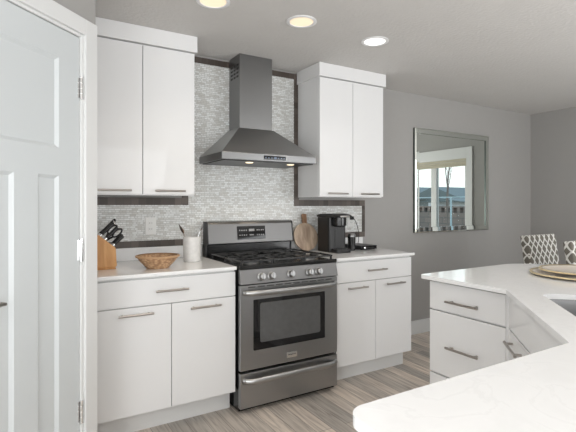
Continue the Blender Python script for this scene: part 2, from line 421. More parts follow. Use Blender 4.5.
bl.box(X0 - .016, X0 + .018, WY0 + .005, WY1 - .005, 1.92, 1.948)
tag(bl.build('window_blind', 'blind'), 'cream pleated blind raised to the top of the window, seen in the mirror', 'blind')

# ------------------------------------------------------------------ cabinet builders
def bar_handle(parent, p0, p1, out, r=.0065, stand=.028):
    """bar pull between p0 and p1 (root-local coordinates) standing off along out"""
    p0 = Vector(p0); p1 = Vector(p1); out = Vector(out)
    m = MB(); a = p0 + out * stand; b = p1 + out * stand; m.tube([a, b], r, 12)
    for f in (.12, .88):
        q = p0.lerp(p1, f); m.tube([q, q + out * stand], r * .85, 10)
    return m.build('handle', 'nickel', parent, local=True)

def base_cabinet(loc, W, label, group=None, D=.62, rz=0, drawers=None, doors=2, top=.892, zd=.731, zb=.135, endtoe=True):
    """front plane at local y = -D - .02; width along +x"""
    r = thing('base_cabinet', loc, label, 'cabinet', group, rz)
    b = MB(); b.box(0, W, -D, -.003, .13, top); b.build('body', 'carcass', r, local=True, bevel=.001)
    box(.0, W, -D + .075, -.01, 0, .13).build('toe_kick', 'carcass', r, local=True)
    g = .002; F = -D - .02
    d = box(g, W - g, F, -D - .001, zd + .003, top - .012).build('drawer', 'gloss', r, local=True, bevel=.0015)
    zc = (zd + top) / 2 - .003
    bar_handle(d, (W / 2 - .093, F, zc), (W / 2 + .093, F, zc), (0, -1, 0))
    ww = W / doors
    for k in range(doors):
        o = box(k * ww + g, (k + 1) * ww - g, F, -D - .001, zb, zd - .003).build('door', 'gloss', r, local=True, bevel=.0015)
        c = (k + .5) * ww + (.01 if k == 0 else -.01) * 0
        bar_handle(o, (c - .093, F, zd - .04), (c + .093, F, zd - .04), (0, -1, 0))
    return r
base_cabinet((-.80, -.003, 0), .797, 'white gloss base cabinet left of the range, under the wooden bowl')
base_cabinet((.765, -.003, 0), .748, 'white gloss base cabinet right of the range, under the coffee maker')
box(-.83, -.802, -.63, -.003, 0, .892).build('filler_strip', 'carcass')
tag(bpy.data.objects['filler_strip'], 'narrow white filler panel between base cabinet and pantry door wall', 'panel')

def counter(x0, x1, label):
    r = thing('countertop', (x0, 0, .893), label, 'countertop')
    box(x0, x1, -.66, -.003, .893, .914).build('slab', 'quartz', r, bevel=.003)
    box(x0, x1, -.022, -.003, .9141, 1.000).build('upstand', 'quartz', r, bevel=.002)
    return r
counter(-.83, -.002, 'white quartz countertop left of the range, holding knife block and bowl')
counter(.764, 1.533, 'white quartz countertop right of the range, holding the coffee maker')

def wall_cabinet(x0, x1, label, lip):
    r = thing('wall_cabinet', (x0, 0, 1.355), label, 'cabinet')
    box(x0, x1, -.312, -.015, 1.355, H - .003).build('body', 'gloss', r, bevel=.001)
    c = MB(); c.box(x0 - lip[0], x1 + lip[1], -.352, -.015, 2.298, H - .001); c.build('crown_panel', 'gloss', r, bevel=.002)
    xm = (x0 + x1) / 2
    for a, b in ((x0, xm), (xm, x1)):
        o = box(a + .002, b - .002, -.334, -.313, 1.362, 2.292).build('door', 'gloss', r, bevel=.0015)
        m = (a + b) / 2
        p = Vector((m - .096, -.334, 1.384)) - r.location; q = Vector((m + .096, -.334, 1.384)) - r.location
        bar_handle(o, p, q, (0, -1, 0))
    return r
wall_cabinet(-.828, -.160, 'tall white gloss wall cabinet left of the hood, above knife block and bowl', (0, .012))
wall_cabinet(.838, 1.497, 'tall white gloss wall cabinet right of the hood, above the coffee maker', (.012, .016))

# ------------------------------------------------------------------ tiled backsplash
bs = thing('backsplash', (0, 0, 1.0), 'pale linear mosaic tile backsplash with dark brown tile border behind the range', 'backsplash')
ms = MB()
ms.box(-.83, -.145, -.0105, -.001, 1.046, 1.293)
ms.box(-.10, .80, -.0105, -.001, 1.001, 2.342)
ms.box(-.83, -.83 + .731, -.0100, -.001, 1.0465, 1.2925)
ms.box(.80, 1.53, -.0105, -.001, 1.047, 1.283)
ms.build('mosaic_field', 'mosaic', bs)
for x0_, x1_, z0_, z1_ in ((-.83, -.145, 1.293, 1.345), (-.83, -.1, 1.001, 1.046), (-.145, .848, 2.342, 2.387), (.80, 1.565, 1.283, 1.335), (.80, 1.565, 1.001, 1.047)):
    box(x0_, x1_, -.0125, -.001, z0_, z1_).build('border_band', 'borderx', bs)
for x0_, x1_, z0_, z1_ in ((-.145, -.10, 1.293, 2.342), (.80, .848, 1.335, 2.342), (1.53, 1.565, 1.047, 1.283)):
    box(x0_, x1_, -.0125, -.001, z0_, z1_).build('border_band', 'borderz', bs)

def outlet(x, z, label):
    r = thing('wall_outlet', (x, -.0105, z), label, 'outlet')
    box(x - .038, x + .038, -.017, -.0108, z - .06, z + .06).build('cover_plate', 'plate', r, bevel=.003)
    for dz in (-.021, .021):
        box(x - .017, x + .017, -.0195, -.0171, z + dz - .014, z + dz + .014).build('socket', 'plate', r, bevel=.004)
        m = MB(); m.box(x - .008, x - .006, -.0199, -.0196, z + dz - .004, z + dz + .006); m.box(x + .006, x + .008, -.0199, -.0196, z + dz - .004, z + dz + .006)
        m.build('slot', 'matteblack', bpy.data.objects[r.children[-1].name])
    return r
outlet(-.37, 1.146, 'white double wall outlet on the mosaic above the wooden bowl')
outlet(1.40, 1.155, 'white wall outlet on the mosaic behind the coffee maker')

# ------------------------------------------------------------------ gas range
rg = thing('gas_range', (.381, -.35, 0), 'stainless steel gas range with five burners between white base cabinets', 'range')
X1, X2 = .008, .744
b = MB(); b.box(X1 + .004, X2 - .004, -.655, -.03, .012, .8965)
for x in (X1 + .05, X2 - .05):
    for y in (-.6, -.08): b.lathe([(.018, 0), (.018, .012)], (x, y, 0), 12)
b.build('body', 'black', rg)
box(X1, X2, -.672, -.03, .897, .908).build('cooktop', 'black', rg, bevel=.004)
# oven door
od = box(X1, X2, -.69, -.656, .268, .795).build('oven_door', 'steel', rg, bevel=.003)
# window: black frame then inner glass
wn = MB(); wn.prism(rounded([(.096, .385, .006), (.638, .385, .006), (.638, .703, .006), (.096, .703, .006)], 3), -.6915, -.688, 'y'); wn.build('window_frame', 'blackglass', od)
wn = MB(); wn.prism(rounded([(.142, .43, .012), (.599, .43, .012), (.599, .678, .012), (.142, .678, .012)], 3), -.6925, -.690, 'y'); wn.build('window_glass', 'ovenglass', od)
def bow(x0, x1, z, y0, dep, rad, name, parent, m='steellight', sag=0):
    pts = [];n = 18
    for k in range(n + 1):
        t = k / n; e = min(1, min(t, 1 - t) / .10); e = math.sin(e * math.pi / 2)
        pts.append((x0 + (x1 - x0) * t, y0 - dep * (.25 + .75 * e) - .012 * math.sin(math.pi * t) + (.012 if e < .3 else 0), z + sag * math.sin(math.pi * t)))
    h = MB(); h.tube(pts, rad, 12, flat=1.5)
    for x in (x0 + .012, x1 - .012): h.tube([(x, y0 + .001, z), (x, y0 - dep * .5, z)], rad * 1.05, 10)
    return h.build(name, m, parent)
bow(.03, .733, .750, -.69, .040, .0115, 'handle', od)
vt = MB()
for k in range(10): vt.box(.06 + k * .065, .06 + k * .065 + .05, -.6918, -.689, .779, .785)
vt.build('vent_slots', 'gap', od)
bd = MB(); bd.prism(rounded([(.335, .298, .004), (.415, .298, .004), (.415, .335, .004), (.335, .335, .004)], 3), -.6935, -.689, 'y')
bd = bd.build('badge', 'chrome', od)
def text(body, size, loc, rot, m, parent, name='lettering', depth=.0004):
    c = bpy.data.curves.new(name, 'FONT'); c.body = body; c.size = size; c.align_x = 'CENTER'; c.align_y = 'CENTER'; c.extrude = depth
    o = bpy.data.objects.new(name + '_tmp', c); COL.objects.link(o)
    dg = bpy.context.evaluated_depsgraph_get(); me = bpy.data.meshes.new_from_object(o.evaluated_get(dg)); bpy.data.objects.remove(o)
    mt = Matrix.Translation(Vector(loc)) @ Matrix.Rotation(rot[2], 4, 'Z') @ Matrix.Rotation(rot[0], 4, 'X')
    off = Vector((0, 0, 0)); p = parent
    while p is not None: off += p.location; p = p.parent
    me.transform(Matrix.Translation(-off) @ mt)
    me.materials.clear(); me.materials.append(M[m]); me.name = name
    o = bpy.data.objects.new(name, me); COL.objects.link(o); o.parent = parent
    return o
text('FRIGIDAIRE', .0115, (.375, -.6938, .3165), (R(90), 0, 0), 'matteblack', od)
# storage drawer
dd = box(X1, X2, -.69, -.656, .036, .252).build('storage_drawer', 'steel', rg, bevel=.003)
bow(.03, .733, .205, -.69, .036, .0125, 'handle', dd, sag=.004)
# control panel (sloped)
cp = MB(); cp.hexa([(X1, -.700, .802), (X2, -.700, .802), (X2, -.656, .802), (X1, -.656, .802)], [(X1, -.678, .893), (X2, -.678, .893), (X2, -.656, .893), (X1, -.656, .893)])
cp = cp.build('control_panel', 'steelpanel', rg, bevel=.003)
box(X1, X2, -.686, -.6725, .8935, .918).build('cooktop_edge', 'black', rg, bevel=.003)
for kx in (.151, .222, .366, .511, .584):
    tilt = math.atan2(.022, .091)
    mt = Matrix.Translation((kx, -.6905, .842)) @ Matrix.Rotation(R(90) - tilt, 4, 'X')
    k = MB(); k.lathe([(.0, .0), (.027, .0), (.027, .005), (.021, .008), (.0195, .030), (.016, .034), (0, .034)], seg=28, mtx=mt)
    kn = k.build('knob', 'steellight', rg)
    g = MB(); g.box(-.0045, .0045, -.019, .019, .0335, .040, mt); g.build('grip', 'steellight', kn, bevel=.001)
# back guard
gd = MB(); gd.box(X1 + .008, X2 - .018, -.075, -.016, .9085, 1.16); gd.build('back_guard', 'black', rg, bevel=.004)
gp = MB(); gp.prism([(-.078, 1.010), (-.108, 1.000), (-.118, 1.008), (-.098, 1.150), (-.088, 1.165), (-.05, 1.172), (-.05, 1.16)], X1 + .008, X2 - .018, 'x')
gp = gp.build('guard_panel', 'steelpanel', rg, bevel=.003)
for xa, xb in ((X1 + .001, X1 + .0075), (X2 - .0175, X2 - .011)):
    ec = MB(); ec.prism([(-.02, .9085), (-.085, .9085), (-.085, 1.0), (-.112, 1.0), (-.122, 1.008), (-.101, 1.152), (-.09, 1.168), (-.02, 1.17)], xa, xb, 'x')
    ec.build('guard_end_cap', 'matteblack', rg)
sl = math.atan2(.020, .142)
dm = Matrix.Translation((.362, -.1085, 1.083)) @ Matrix.Rotation(-sl, 4, 'X')
dp = MB(); dp.box(-.118, .118, -.0035, .004, -.050, .050, dm); dp = dp.build('display', 'blackglass', rg, bevel=.002)
spots = [(xx, zz, .0045, .0045) for zz in (.018, -.018) for xx in (-.098, -.080, -.062, -.044, .048, .064, .084, .100)] + [(.001, .019, .023, .009), (0, -.018, .018, .004)]
for xx, zz, hw, hh_ in spots:
    mk = MB(); mk.box(xx - hw, xx + hw, -.0042, -.0036, zz - hh_, zz + hh_, dm); mk.build('clock_readout' if hw > .02 else 'button', 'display', dp)
# burners and grates
for bx_, by_, br_ in ((.155, -.52, .048), (.155, -.22, .038), (.381, -.37, .055), (.607, -.52, .048), (.607, -.22, .038)):
    m = MB(); m.lathe([(0, 0), (br_ * 1.25, 0), (br_ * 1.2, .006), (br_, .008), (br_, .016), (0, .018)], (bx_, by_, .9081), 24)
    bo = m.build('burner', 'steelv', rg)
    m = MB(); m.lathe([(0, 0), (br_ * .85, 0), (br_ * .8, .008), (0, .010)], (bx_, by_, .9265), 24); m.build('burner_cap', 'matteblack', bo)
for gx0, gx1 in ((.03, .262), (.266, .496), (.500, .732)):
    m = MB(); t_ = .006; z0, z1 = .932, .944
    for y in (-.645, -.385, -.14): m.box(gx0, gx1, y - t_, y + t_, z0, z1)
    for x in (gx0 + t_, gx1 - t_): m.box(x - t_, x + t_, -.645, -.14, z0, z1)
    xm = (gx0 + gx1) / 2
    for yc in (-.51, -.24):
        m.box(xm - t_ * .8, xm + t_ * .8, yc + .03, yc + .13, z0, z1 + .002); m.box(xm - t_ * .8, xm + t_ * .8, yc - .13, yc - .03, z0, z1 + .002)
        m.box(gx0, xm - .03, yc - t_ * .8, yc + t_ * .8, z0, z1 + .002); m.box(xm + .03, gx1, yc - t_ * .8, yc + t_ * .8, z0, z1 + .002)
    for x in (gx0 + t_, gx1 - t_):
        for y in (-.64, -.385, -.145): m.box(x - t_, x + t_, y - t_, y + t_, .9081, z0)
    m.build('grate', 'castiron', rg, bevel=.002)

# ------------------------------------------------------------------ range hood
hd = thing('range_hood', (.36, 0, 1.6), 'dark stainless chimney range hood on the tiled wall above the range', 'range hood')
HX0, HX1, HY = -.018, .728, -.455
m = MB(); m.box(HX0, HX1, HY, -.013, 1.598, 1.646); lip = m.build('front_lip', 'steelv', hd, bevel=.002)
box(HX0 + .02, HX1 - .02, HY + .02, -.03, 1.592, 1.5979).build('grease_filter', 'matteblack', hd)
m = MB(); m.hexa([(HX0, HY, 1.6461), (HX1, HY, 1.6461), (HX1, -.013, 1.6461), (HX0, -.013, 1.6461)], [(.212, -.215, 1.858), (.497, -.215, 1.858), (.497, -.013, 1.858), (.212, -.013, 1.858)])
m.build('canopy', 'steelc', hd, bevel=.002)
m = MB(); m.box(.220, .489, -.206, -.013, 1.8582, H - .001); ch = m.build('chimney', 'steelv', hd, bevel=.0015)
m = MB()
for k in range(3):
    for j in range(4): m.box(.2188, .2205, -.185 + k * .052, -.150 + k * .052, 2.235 + j * .028, 2.249 + j * .028)
m.build('vent_slots', 'gap', ch)
m = MB(); m.box(.29, .465, HY - .002, HY + .001, 1.608, 1.636); pc_ = m.build('control_strip', 'blackglass', hd, bevel=.001)
m = MB()
for x in (.305, .328, .352, .405, .428, .45): m.box(x - .004, x + .004, HY - .0026, HY - .0019, 1.618, 1.626)
m.box(.369, .390, HY - .0026, HY - .0019, 1.615, 1.629); m.build('button_marks', mat('lcd_blue', (.12, .15, .2), .3, emit=(.15, .35, .8), estr=.08), pc_)
for x in (.225, .56):
    m = MB(); m.lathe([(0, -.004), (.024, -.004), (.028, 0), (.028, .003)], (x, -.36, 1.5915), 20)
    m.build('hood_lamp', mat('hood_lamp_lens', (1, .9, .7), .4, emit=(1, .82, .55), estr=1.3), hd)
    l = bpy.data.lights.new('hood_lamp_light', 'SPOT'); l.energy = 1.2; l.spot_size = R(110); l.color = (1, .85, .65); l.shadow_soft_size = .02
    o = bpy.data.objects.new('hood_lamp_light', l); COL.objects.link(o); o.location = (x, -.36, 1.58)

# ------------------------------------------------------------------ recessed ceiling lights
for (x, y), lab, mm in (((-.248, -.90), 'warm recessed ceiling light nearest the pantry door, at the top edge', 'lamp'),
                        ((.306, -.92), 'warm recessed ceiling light in front of the range hood chimney', 'lamp'),
                        ((.904, -.90), 'whiter recessed ceiling light by the right wall cabinet', 'lampw')):
    r = thing('recessed_light', (x, y, H), lab, 'ceiling light', 'recessed ceiling lights in a row')
    m = MB(); m.lathe([(.092, -.001), (.092, -.005), (.086, -.008), (.072, -.007), (.068, -.001)], (x, y, H), 40, close=False); m.build('trim_ring', 'white', r)
    m = MB(); m.lathe([(0, -.003), (.070, -.003), (.070, -.0012), (0, -.0012)], (x, y, H), 40); m.build('lens', mm, r)
    l = bpy.data.lights.new('downlight', 'SPOT'); l.energy = 9.5; l.spot_size = R(120); l.spot_blend = .9; l.shadow_soft_size = .07
    l.color = (1, .86, .68) if mm == 'lamp' else (1, .95, .9)
    o = bpy.data.objects.new('downlight', l); COL.objects.link(o); o.location = (x, y, H - .02)

# ------------------------------------------------------------------ peninsula
ct = thing('peninsula_countertop', (.731, -2.0, .884), 'white quartz peninsula countertop with diagonal inner corner and sink cutout', 'countertop')
outl = rounded([(-.619, -2.54, .045), (.168, -2.54, 0), (.731, -1.978, 0), (.731, -1.462, .02), (1.77, -1.448, .28), (1.77, -3.30, .05), (-.619, -3.30, .045)], 8)
# sink frame: local u along (1,1)/sqrt2, local v away from the diagonal edge (1,-1)/sqrt2
SK = Matrix.Translation((.4495 + .125 * .7071, -2.259 - .125 * .7071, 0)) @ Matrix.Rotation(R(45), 4, 'Z')
def skp(u, v): p = SK @ Vector((u, -v, 0)); return (p.x, p.y)
hole = [skp(u, v) for u, v in rounded([(-.29, 0, .05), (-.29, .40, .05), (.335, .40, .04), (.335, 0, .04)], 6)]
m = MB(); bm = m.bm
def ring(pts, z):
    vs = [bm.verts.new((p[0], p[1], z)) for p in pts]; return vs, [bm.edges.new((vs[i], vs[(i + 1) % len(vs)])) for i in range(len(vs))]
v1, e1 = ring(outl, .914); v2, e2 = ring(hole, .914)
res = bmesh.ops.triangle_fill(bm, use_beauty=True, edges=e1 + e2)
fs = [g for g in res['geom'] if isinstance(g, bmesh.types.BMFace)]
ex = bmesh.ops.extrude_face_region(bm, geom=fs)
for g in ex['geom']:
    if isinstance(g, bmesh.types.BMVert): g.co.z -= .021
m.build('slab', 'quartz', ct, bevel=.004)
# sink
sk = thing('sink', (SK.translation.x, SK.translation.y, .7), 'undermount stainless sink set diagonally in the peninsula corner', 'sink')
m = MB(); bm = m.bm
def loop(off, z):
    return [bm.verts.new((*skp(u, v), z)) for u, v in rounded([(-.29 - off, -off, .055), (-.29 - off, .40 + off, .055), (.335 + off, .40 + off, .045), (.335 + off, -off, .045)], 6)]
Ls = [loop(.022, .8915), loop(.004, .8915), loop(.0, .872), loop(-.008, .72), loop(-.03, .70)]
for a, b_ in zip(Ls, Ls[1:]):
    for k in range(len(a)): bm.faces.new((a[k], a[(k + 1) % len(a)], b_[(k + 1) % len(a)], b_[k]))
bm.faces.new(Ls[-1]); m.smooth = True
skb = m.build('basin', 'sink', sk)
sm_ = skb.modifiers.new('shell', 'SOLIDIFY'); sm_.thickness = .0012; sm_.offset = -1
p = skp(0, .2); m = MB(); m.lathe([(0, .002), (.045, .002), (.045, .004), (.03, .001), (0, .001)], (p[0], p[1], .701), 24); m.build('drain', 'chrome', sk)

# drawer stack, front faces -x at x = .761
dc = thing('drawer_cabinet', (.781, -1.49, 0), 'white gloss three-drawer cabinet in the peninsula, its handles facing the range', 'cabinet')
m = MB(); m.box(.781, 1.38, -1.972, -1.505, .10, .8925); m.build('body', 'carcass', dc, bevel=.001)
box(.85, 1.36, -1.972, -1.52, 0, .10).build('toe_kick', 'carcass', dc)
for z0, z1, hz in ((.737, .882, .795), (.398, .729, .557), (.10, .390, .25)):
    o = box(.761, .780, -1.955, -1.507, z0, z1).build('drawer', 'gloss', dc, bevel=.0015)
    bar_handle(o, Vector((.761, -1.635, hz)) - dc.location, Vector((.761, -1.826, hz)) - dc.location, (-1, 0, 0), r=.0062, stand=.03)
# corner sink cabinet, diagonal front
cc = thing('corner_sink_cabinet', (.4495, -2.259, 0), 'white gloss corner sink cabinet set at an angle between drawers and near counter', 'cabinet')
cm = Matrix.Translation((.4495, -2.259, 0)) @ Matrix.Rotation(R(45), 4, 'Z')      # local x along the edge, -y away from the room... front at y=-.03
def cbx(x0, x1, y0, y1, z0, z1): return MB().box(x0, x1, y0, y1, z0, z1, cm)
m = MB()
m.prism([(.205, -2.565), (.78, -1.99), (.80, -1.976), (1.36, -1.976), (1.36, -3.16), (.205, -3.16)][::-1], .10, .66, 'z')
m.box(-.40, .40, -.10, -.036, .66, .8925, cm)
m.build('body', 'carcass', cc)
m = MB(); m.prism([(.30, -2.61), (.84, -2.07), (1.30, -2.07), (1.30, -3.1), (.30, -3.1)][::-1], 0, .10, 'z'); m.build('toe_kick', 'carcass', cc)
m = MB(); m.prism([(.763, -1.9565), (.763, -1.969), (.7615, -1.9712), (.779, -1.99), (.779, -1.9565)], .10, .8925, 'z'); m.build('corner_filler', 'gloss', cc)
cbx(-.378, .417, -.035, -.016, .737, .882).build('false_drawer', 'gloss', cc, bevel=.0015)
for a, b_ in ((-.378, -.002), (.002, .417)):
    o = cbx(a, b_, -.035, -.016, .135, .729).build('door', 'gloss', cc, bevel=.0015)
    mid = (a + b_) / 2 + (.06 if a > 0 else -.06)
    bar_handle(o, cm @ Vector((mid - .1, -.016, .685)) - cc.location, cm @ Vector((mid + .1, -.016, .685)) - cc.location, (-.7071, .7071, 0), stand=.03)
# near run of cabinet under the counter in the foreground
nc = thing('base_cabinet', (-.58, -2.59, 0), 'white base cabinet under the rounded end of the nearest countertop', 'cabinet')
box(-.575, .20, -3.16, -2.595, .10, .8925).build('body', 'carcass', nc, bevel=.001)
box(-.56, .20, -3.15, -2.67, 0, .10).build('toe_kick', 'carcass', nc)
for a, b_ in ((-.573, -.19), (-.186, .16)):
    o = box(a, b_, -2.594, -2.575, .135, .874).build('door', 'gloss', nc, bevel=.0015)
    bar_handle(o, Vector(((a + b_) / 2 - .09, -2.575, .82)) - nc.location, Vector(((a + b_) / 2 + .09, -2.575, .82)) - nc.location, (0, 1, 0))

# ------------------------------------------------------------------ platters on the peninsula
px_, py_ = 1.425, -1.955
def platter(r0, z, h, label):
    t = thing('platter', (px_, py_, z), label, 'platter')
    m = MB(); m.lathe([(0, .002), (r0 * .55, 0), (r0 * .6, .002), (r0 - .01, h - .004), (r0 - .01, h), (r0 * .62, .008), (0, .007)], (px_, py_, z), 56); m.build('dish', 'cream', t)
    m = MB(); m.lathe([(r0 - .0101, h - .006), (r0, h - .005), (r0 + .002, h), (r0, h + .003), (r0 - .012, h + .002)], (px_, py_, z), 56, close=False); m.build('gold_rim', 'gold', t)
    return t
platter(.245, .9145, .014, 'large cream charger plate with gold rim, the lower of two on the peninsula')
platter(.20, .9300, .018, 'smaller cream plate with gold rim, stacked on the larger one')

# ------------------------------------------------------------------ dining chairs
CH1 = (2.835, -1.20); CH2 = (2.528, -1.727)
def chair(loc, rz, label):
    r = thing('dining_chair', loc, label, 'chair', 'trellis-patterned dining chairs', rz)
    # seat faces local -y, back at +y, leaning back
    m = MB(); w0 = .228
    prof = [(.17, .44), (.255, .44), (.285, .70), (.335, 1.02), (.27, 1.03), (.225, .72), (.17, .50)]
    m.prism(prof, -w0, w0, 'x'); m.build('backrest', 'trellis', r, local=True, bevel=.012, seg=3)
    box(-w0, w0, -.15, .1695, .36, .48).build('seat', 'trellis', r, local=True, bevel=.02)
    for sx_ in (-1, 1):
        for sy in (-.12, .145):
            m = MB(); x = sx_ * .205; m.hexa([(x - .014, sy - .014, 0), (x + .014, sy - .014, 0), (x + .014, sy + .014, 0), (x - .014, sy + .014, 0)], [(x - .021, sy - .021, .3599), (x + .021, sy - .021, .3599), (x + .021, sy + .021, .3599), (x - .021, sy + .021, .3599)])
            m.build('leg', 'seatleg', r, local=True)
    return r
chair((CH1[0], CH1[1], 0), R(0), 'grey and white trellis upholstered dining chair, wholly in view beyond the peninsula')
chair((CH2[0], CH2[1], 0), R(0), 'trellis upholstered dining chair cut off by the right edge of the view')

# ------------------------------------------------------------------ mirror on the grey wall
mx0, mx1, mz0, mz1 = 2.197, 3.352, 1.015, 2.062
mi = thing('wall_mirror', ((mx0 + mx1) / 2, 0, mz0), 'large rectangular mirror on the grey wall, a window reflected in it', 'mirror')
box(mx0, mx1, -.022, -.002, mz0, mz1).build('backing', 'mirroredge', mi)
bv = .052
m = MB()
def ringpts(e, y): return [(mx0 + e, y, mz0 + e), (mx1 - e, y, mz0 + e), (mx1 - e, y, mz1 - e), (mx0 + e, y, mz1 - e)]
rings = [[m.bm.verts.new(p) for p in ringpts(e, y)] for e, y in ((0, -.0222), (0, -.030), (.010, -.036), (bv, -.0342))]
for a_, b_ in zip(rings, rings[1:]):
    for k in range(4): m.bm.faces.new((a_[k], a_[(k + 1) % 4], b_[(k + 1) % 4], b_[k]))
m.build('bevelled_border', 'mirror', mi)
m = MB()
rings = [[m.bm.verts.new(p) for p in ringpts(e, y)] for e, y in ((bv, -.0343), (bv + .001, -.0238))]
for k in range(4): m.bm.faces.new((rings[0][k], rings[0][(k + 1) % 4], rings[1][(k + 1) % 4], rings[1][k]))
m.build('inner_edge', 'mirroredge', mi)
box(mx0 + bv, mx1 - bv, -.0237, -.0222, mz0 + bv, mz1 - bv).build('mirror_glass', 'mirror', mi)

# ------------------------------------------------------------------ knife block and knives
kb = thing('knife_block', (-.72, -.33, .914), 'honey wood knife block beside the pantry door, full of black-handled knives', 'knife block')
BX, BZ = -.720, .914
m = MB(); m.prism([(BX - .075, BZ + .008), (BX + .058, BZ + .008), (BX + .066, BZ + .02), (BX + .060, BZ + .125), (BX - .035, BZ + .205), (BX - .10, BZ + .165)], -.385, -.275, 'y')
kbm = m.build('body', 'blockwood', kb, bevel=.004)
m = MB(); m.box(BX - .078, BX + .062, -.39, -.27, BZ + .0005, BZ + .0079); m.build('foot', 'blockwood', kb, bevel=.002)
fa = Vector((BX + .060, 0, BZ + .125)); fb = Vector((BX - .035, 0, BZ + .205)); nd = Vector((.72, 0, .69)).normalized()
ks = [(.90, -.372, .105, ''), (.93, -.330, .115, ''), (.90, -.290, .135, ''), (.62, -.370, .10, ''), (.60, -.325, .11, ''), (.16, -.376, .080, ''), (.17, -.345, .085, ''), (.18, -.312, .085, '')]
klab = ['black-handled knife at the upper front corner of the knife block', 'black-handled knife in the middle of the top row of the knife block', 'black-handled knife sticking up tallest at the rear of the knife block',
        'black-handled knife in the middle row nearest the viewer', 'black-handled knife in the middle row beside the shears',
        'short black steak knife in the lowest row, nearest the viewer', 'short black steak knife in the centre of the lowest row', 'short black steak knife at the far end of the lowest row']
for (f, y, L, _), lab in zip(ks, klab):
    base = fa.lerp(fb, f); base.y = y
    o = thing('kitchen_knife', base, lab, 'knife', 'knives in the block')
    a = base + nd * .002
    m = MB(); m.tube([a + nd * .012, a + nd * L * .3, a + nd * L * .65, a + nd * (L - .008), a + nd * L], [.0068, .0062, .0074, .0082, .005], 10, flat=1.3); hh = m.build('grip', 'matteblack', o)
    m = MB(); m.tube([a + nd * .0, a + nd * .012], .0075, 10, flat=1.2); m.build('bolster', 'chrome', o)
    m = MB(); m.tube([a + nd * (L + .0002), a + nd * (L + .003)], .006, 10, flat=1.2); m.build('end_cap', 'chrome', o)
base = fa.lerp(fb, .50) + nd * .004; base.y = -.289
sc = thing('kitchen_shears', base, 'black-handled kitchen shears in the knife block, loops up', 'scissors')
m = MB(); sd = Vector((0, 1, 0)).lerp(Vector((-.77, 0, .64)), .6).normalized()
for sgn in (-1, 1):
    cen = base + nd * .075 + sd * .020 * sgn
    pts = [cen + nd * .033 * math.cos(a) + sd * .017 * math.sin(a) for a in [2 * math.pi * k / 16 for k in range(17)]]
    m.tube(pts, .0055, 8, caps=False); m.tube([base + nd * .001 + sd * .004 * sgn, cen - nd * .033], .006, 8)
m.build('loop_handles', 'matteblack', sc)

# ------------------------------------------------------------------ bowl
bc = (-.432, -.455, .9145)
bw = thing('woven_bowl', bc, 'brown woven wooden bowl with flared rim on the left countertop', 'bowl')
m = MB(); m.lathe([(0, .0), (.066, .0), (.070, .006), (.100, .038), (.124, .068), (.118, .070), (.094, .040), (.062, .010), (0, .009)], bc, 48); m.build('body', 'woven', bw)
m = MB(); m.lathe([(.113, .066), (.128, .066), (.131, .071), (.129, .076), (.116, .077)], bc, 48, close=False); m.build('rim', 'cane_rim', bw)

# ------------------------------------------------------------------ utensil crock
cx_, cy_ = -.158, -.27
cr = thing('utensil_crock', (cx_, cy_, .914), 'white marbled utensil crock beside the range', 'crock')
m = MB(); m.lathe([(0, .0005), (.052, .0005), (.056, .004), (.058, .08), (.059, .165), (.055, .167), (.053, .16), (.051, .01), (0, .008)], (cx_, cy_, .914), 40); m.build('pot', 'ceramic', cr)
def utensil(name, p0, p1, head, label, mt='nickel', mh='seatleg'):
    o = thing(name, p0, label, 'utensil')
    p0, p1 = Vector(p0), Vector(p1); d = (p1 - p0).normalized()
    m = MB(); m.tube([p0, p1], .0035, 8); m.build('shaft', mt, o)
    m = MB(); n = 8; pts = [p1 + d * head * k / n for k in range(n + 1)]
    m.tube(pts, [max(.004, .019 * math.sin(math.pi * (k / n) ** .8)) for k in range(n + 1)], 12, flat=.35); m.build('head', mh, o)
    return o
utensil('slotted_spoon', (cx_ + .02, cy_, .93), (cx_ - .062, cy_ - .005, 1.105), .07, 'dark slotted spoon leaning left out of the white crock')
utensil('wooden_spoon', (cx_ + .01, cy_ + .02, .93), (cx_ - .05, cy_ + .02, 1.10), .05, 'small brown spoon behind the slotted spoon in the white crock', 'boardhandle', 'boardhandle')
utensil('steel_ladle', (cx_ - .02, cy_ - .01, .93), (cx_ + .052, cy_ - .012, 1.115), .06, 'shiny steel ladle leaning right out of the crock toward the range', 'chrome', 'chrome')

# ------------------------------------------------------------------ round cutting board leaning on the wall
cb = thing('cutting_board', (.862, -.09, .9145), 'round two-tone wooden paddle board leaning beside the range', 'cutting board')
lean = math.atan2(.085, .31)
CM = Matrix.Translation((.862, -.115, .9155)) @ Matrix.Rotation(-lean, 4, 'X') @ Matrix.Rotation(R(4), 4, 'Y')
m = MB(); rr = .117; pts = [(rr * math.sin(a), rr + .001 + rr * -math.cos(a)) for a in [2 * math.pi * k / 48 for k in range(48)]]
m.prism(pts, -.008, .008, 'y')
for v in m.bm.verts: v.co = CM @ v.co
m.build('board', 'boardwood', cb, bevel=.003)
m = MB(); m.prism(rounded([(-.020, rr * 2 - .012, 0), (.020, rr * 2 - .012, 0), (.024, rr * 2 + .080, .012), (-.024, rr * 2 + .080, .012)], 4), -.0075, .0075, 'y')
for v in m.bm.verts: v.co = CM @ v.co
m.build('handle', 'boardhandle', cb, bevel=.003)

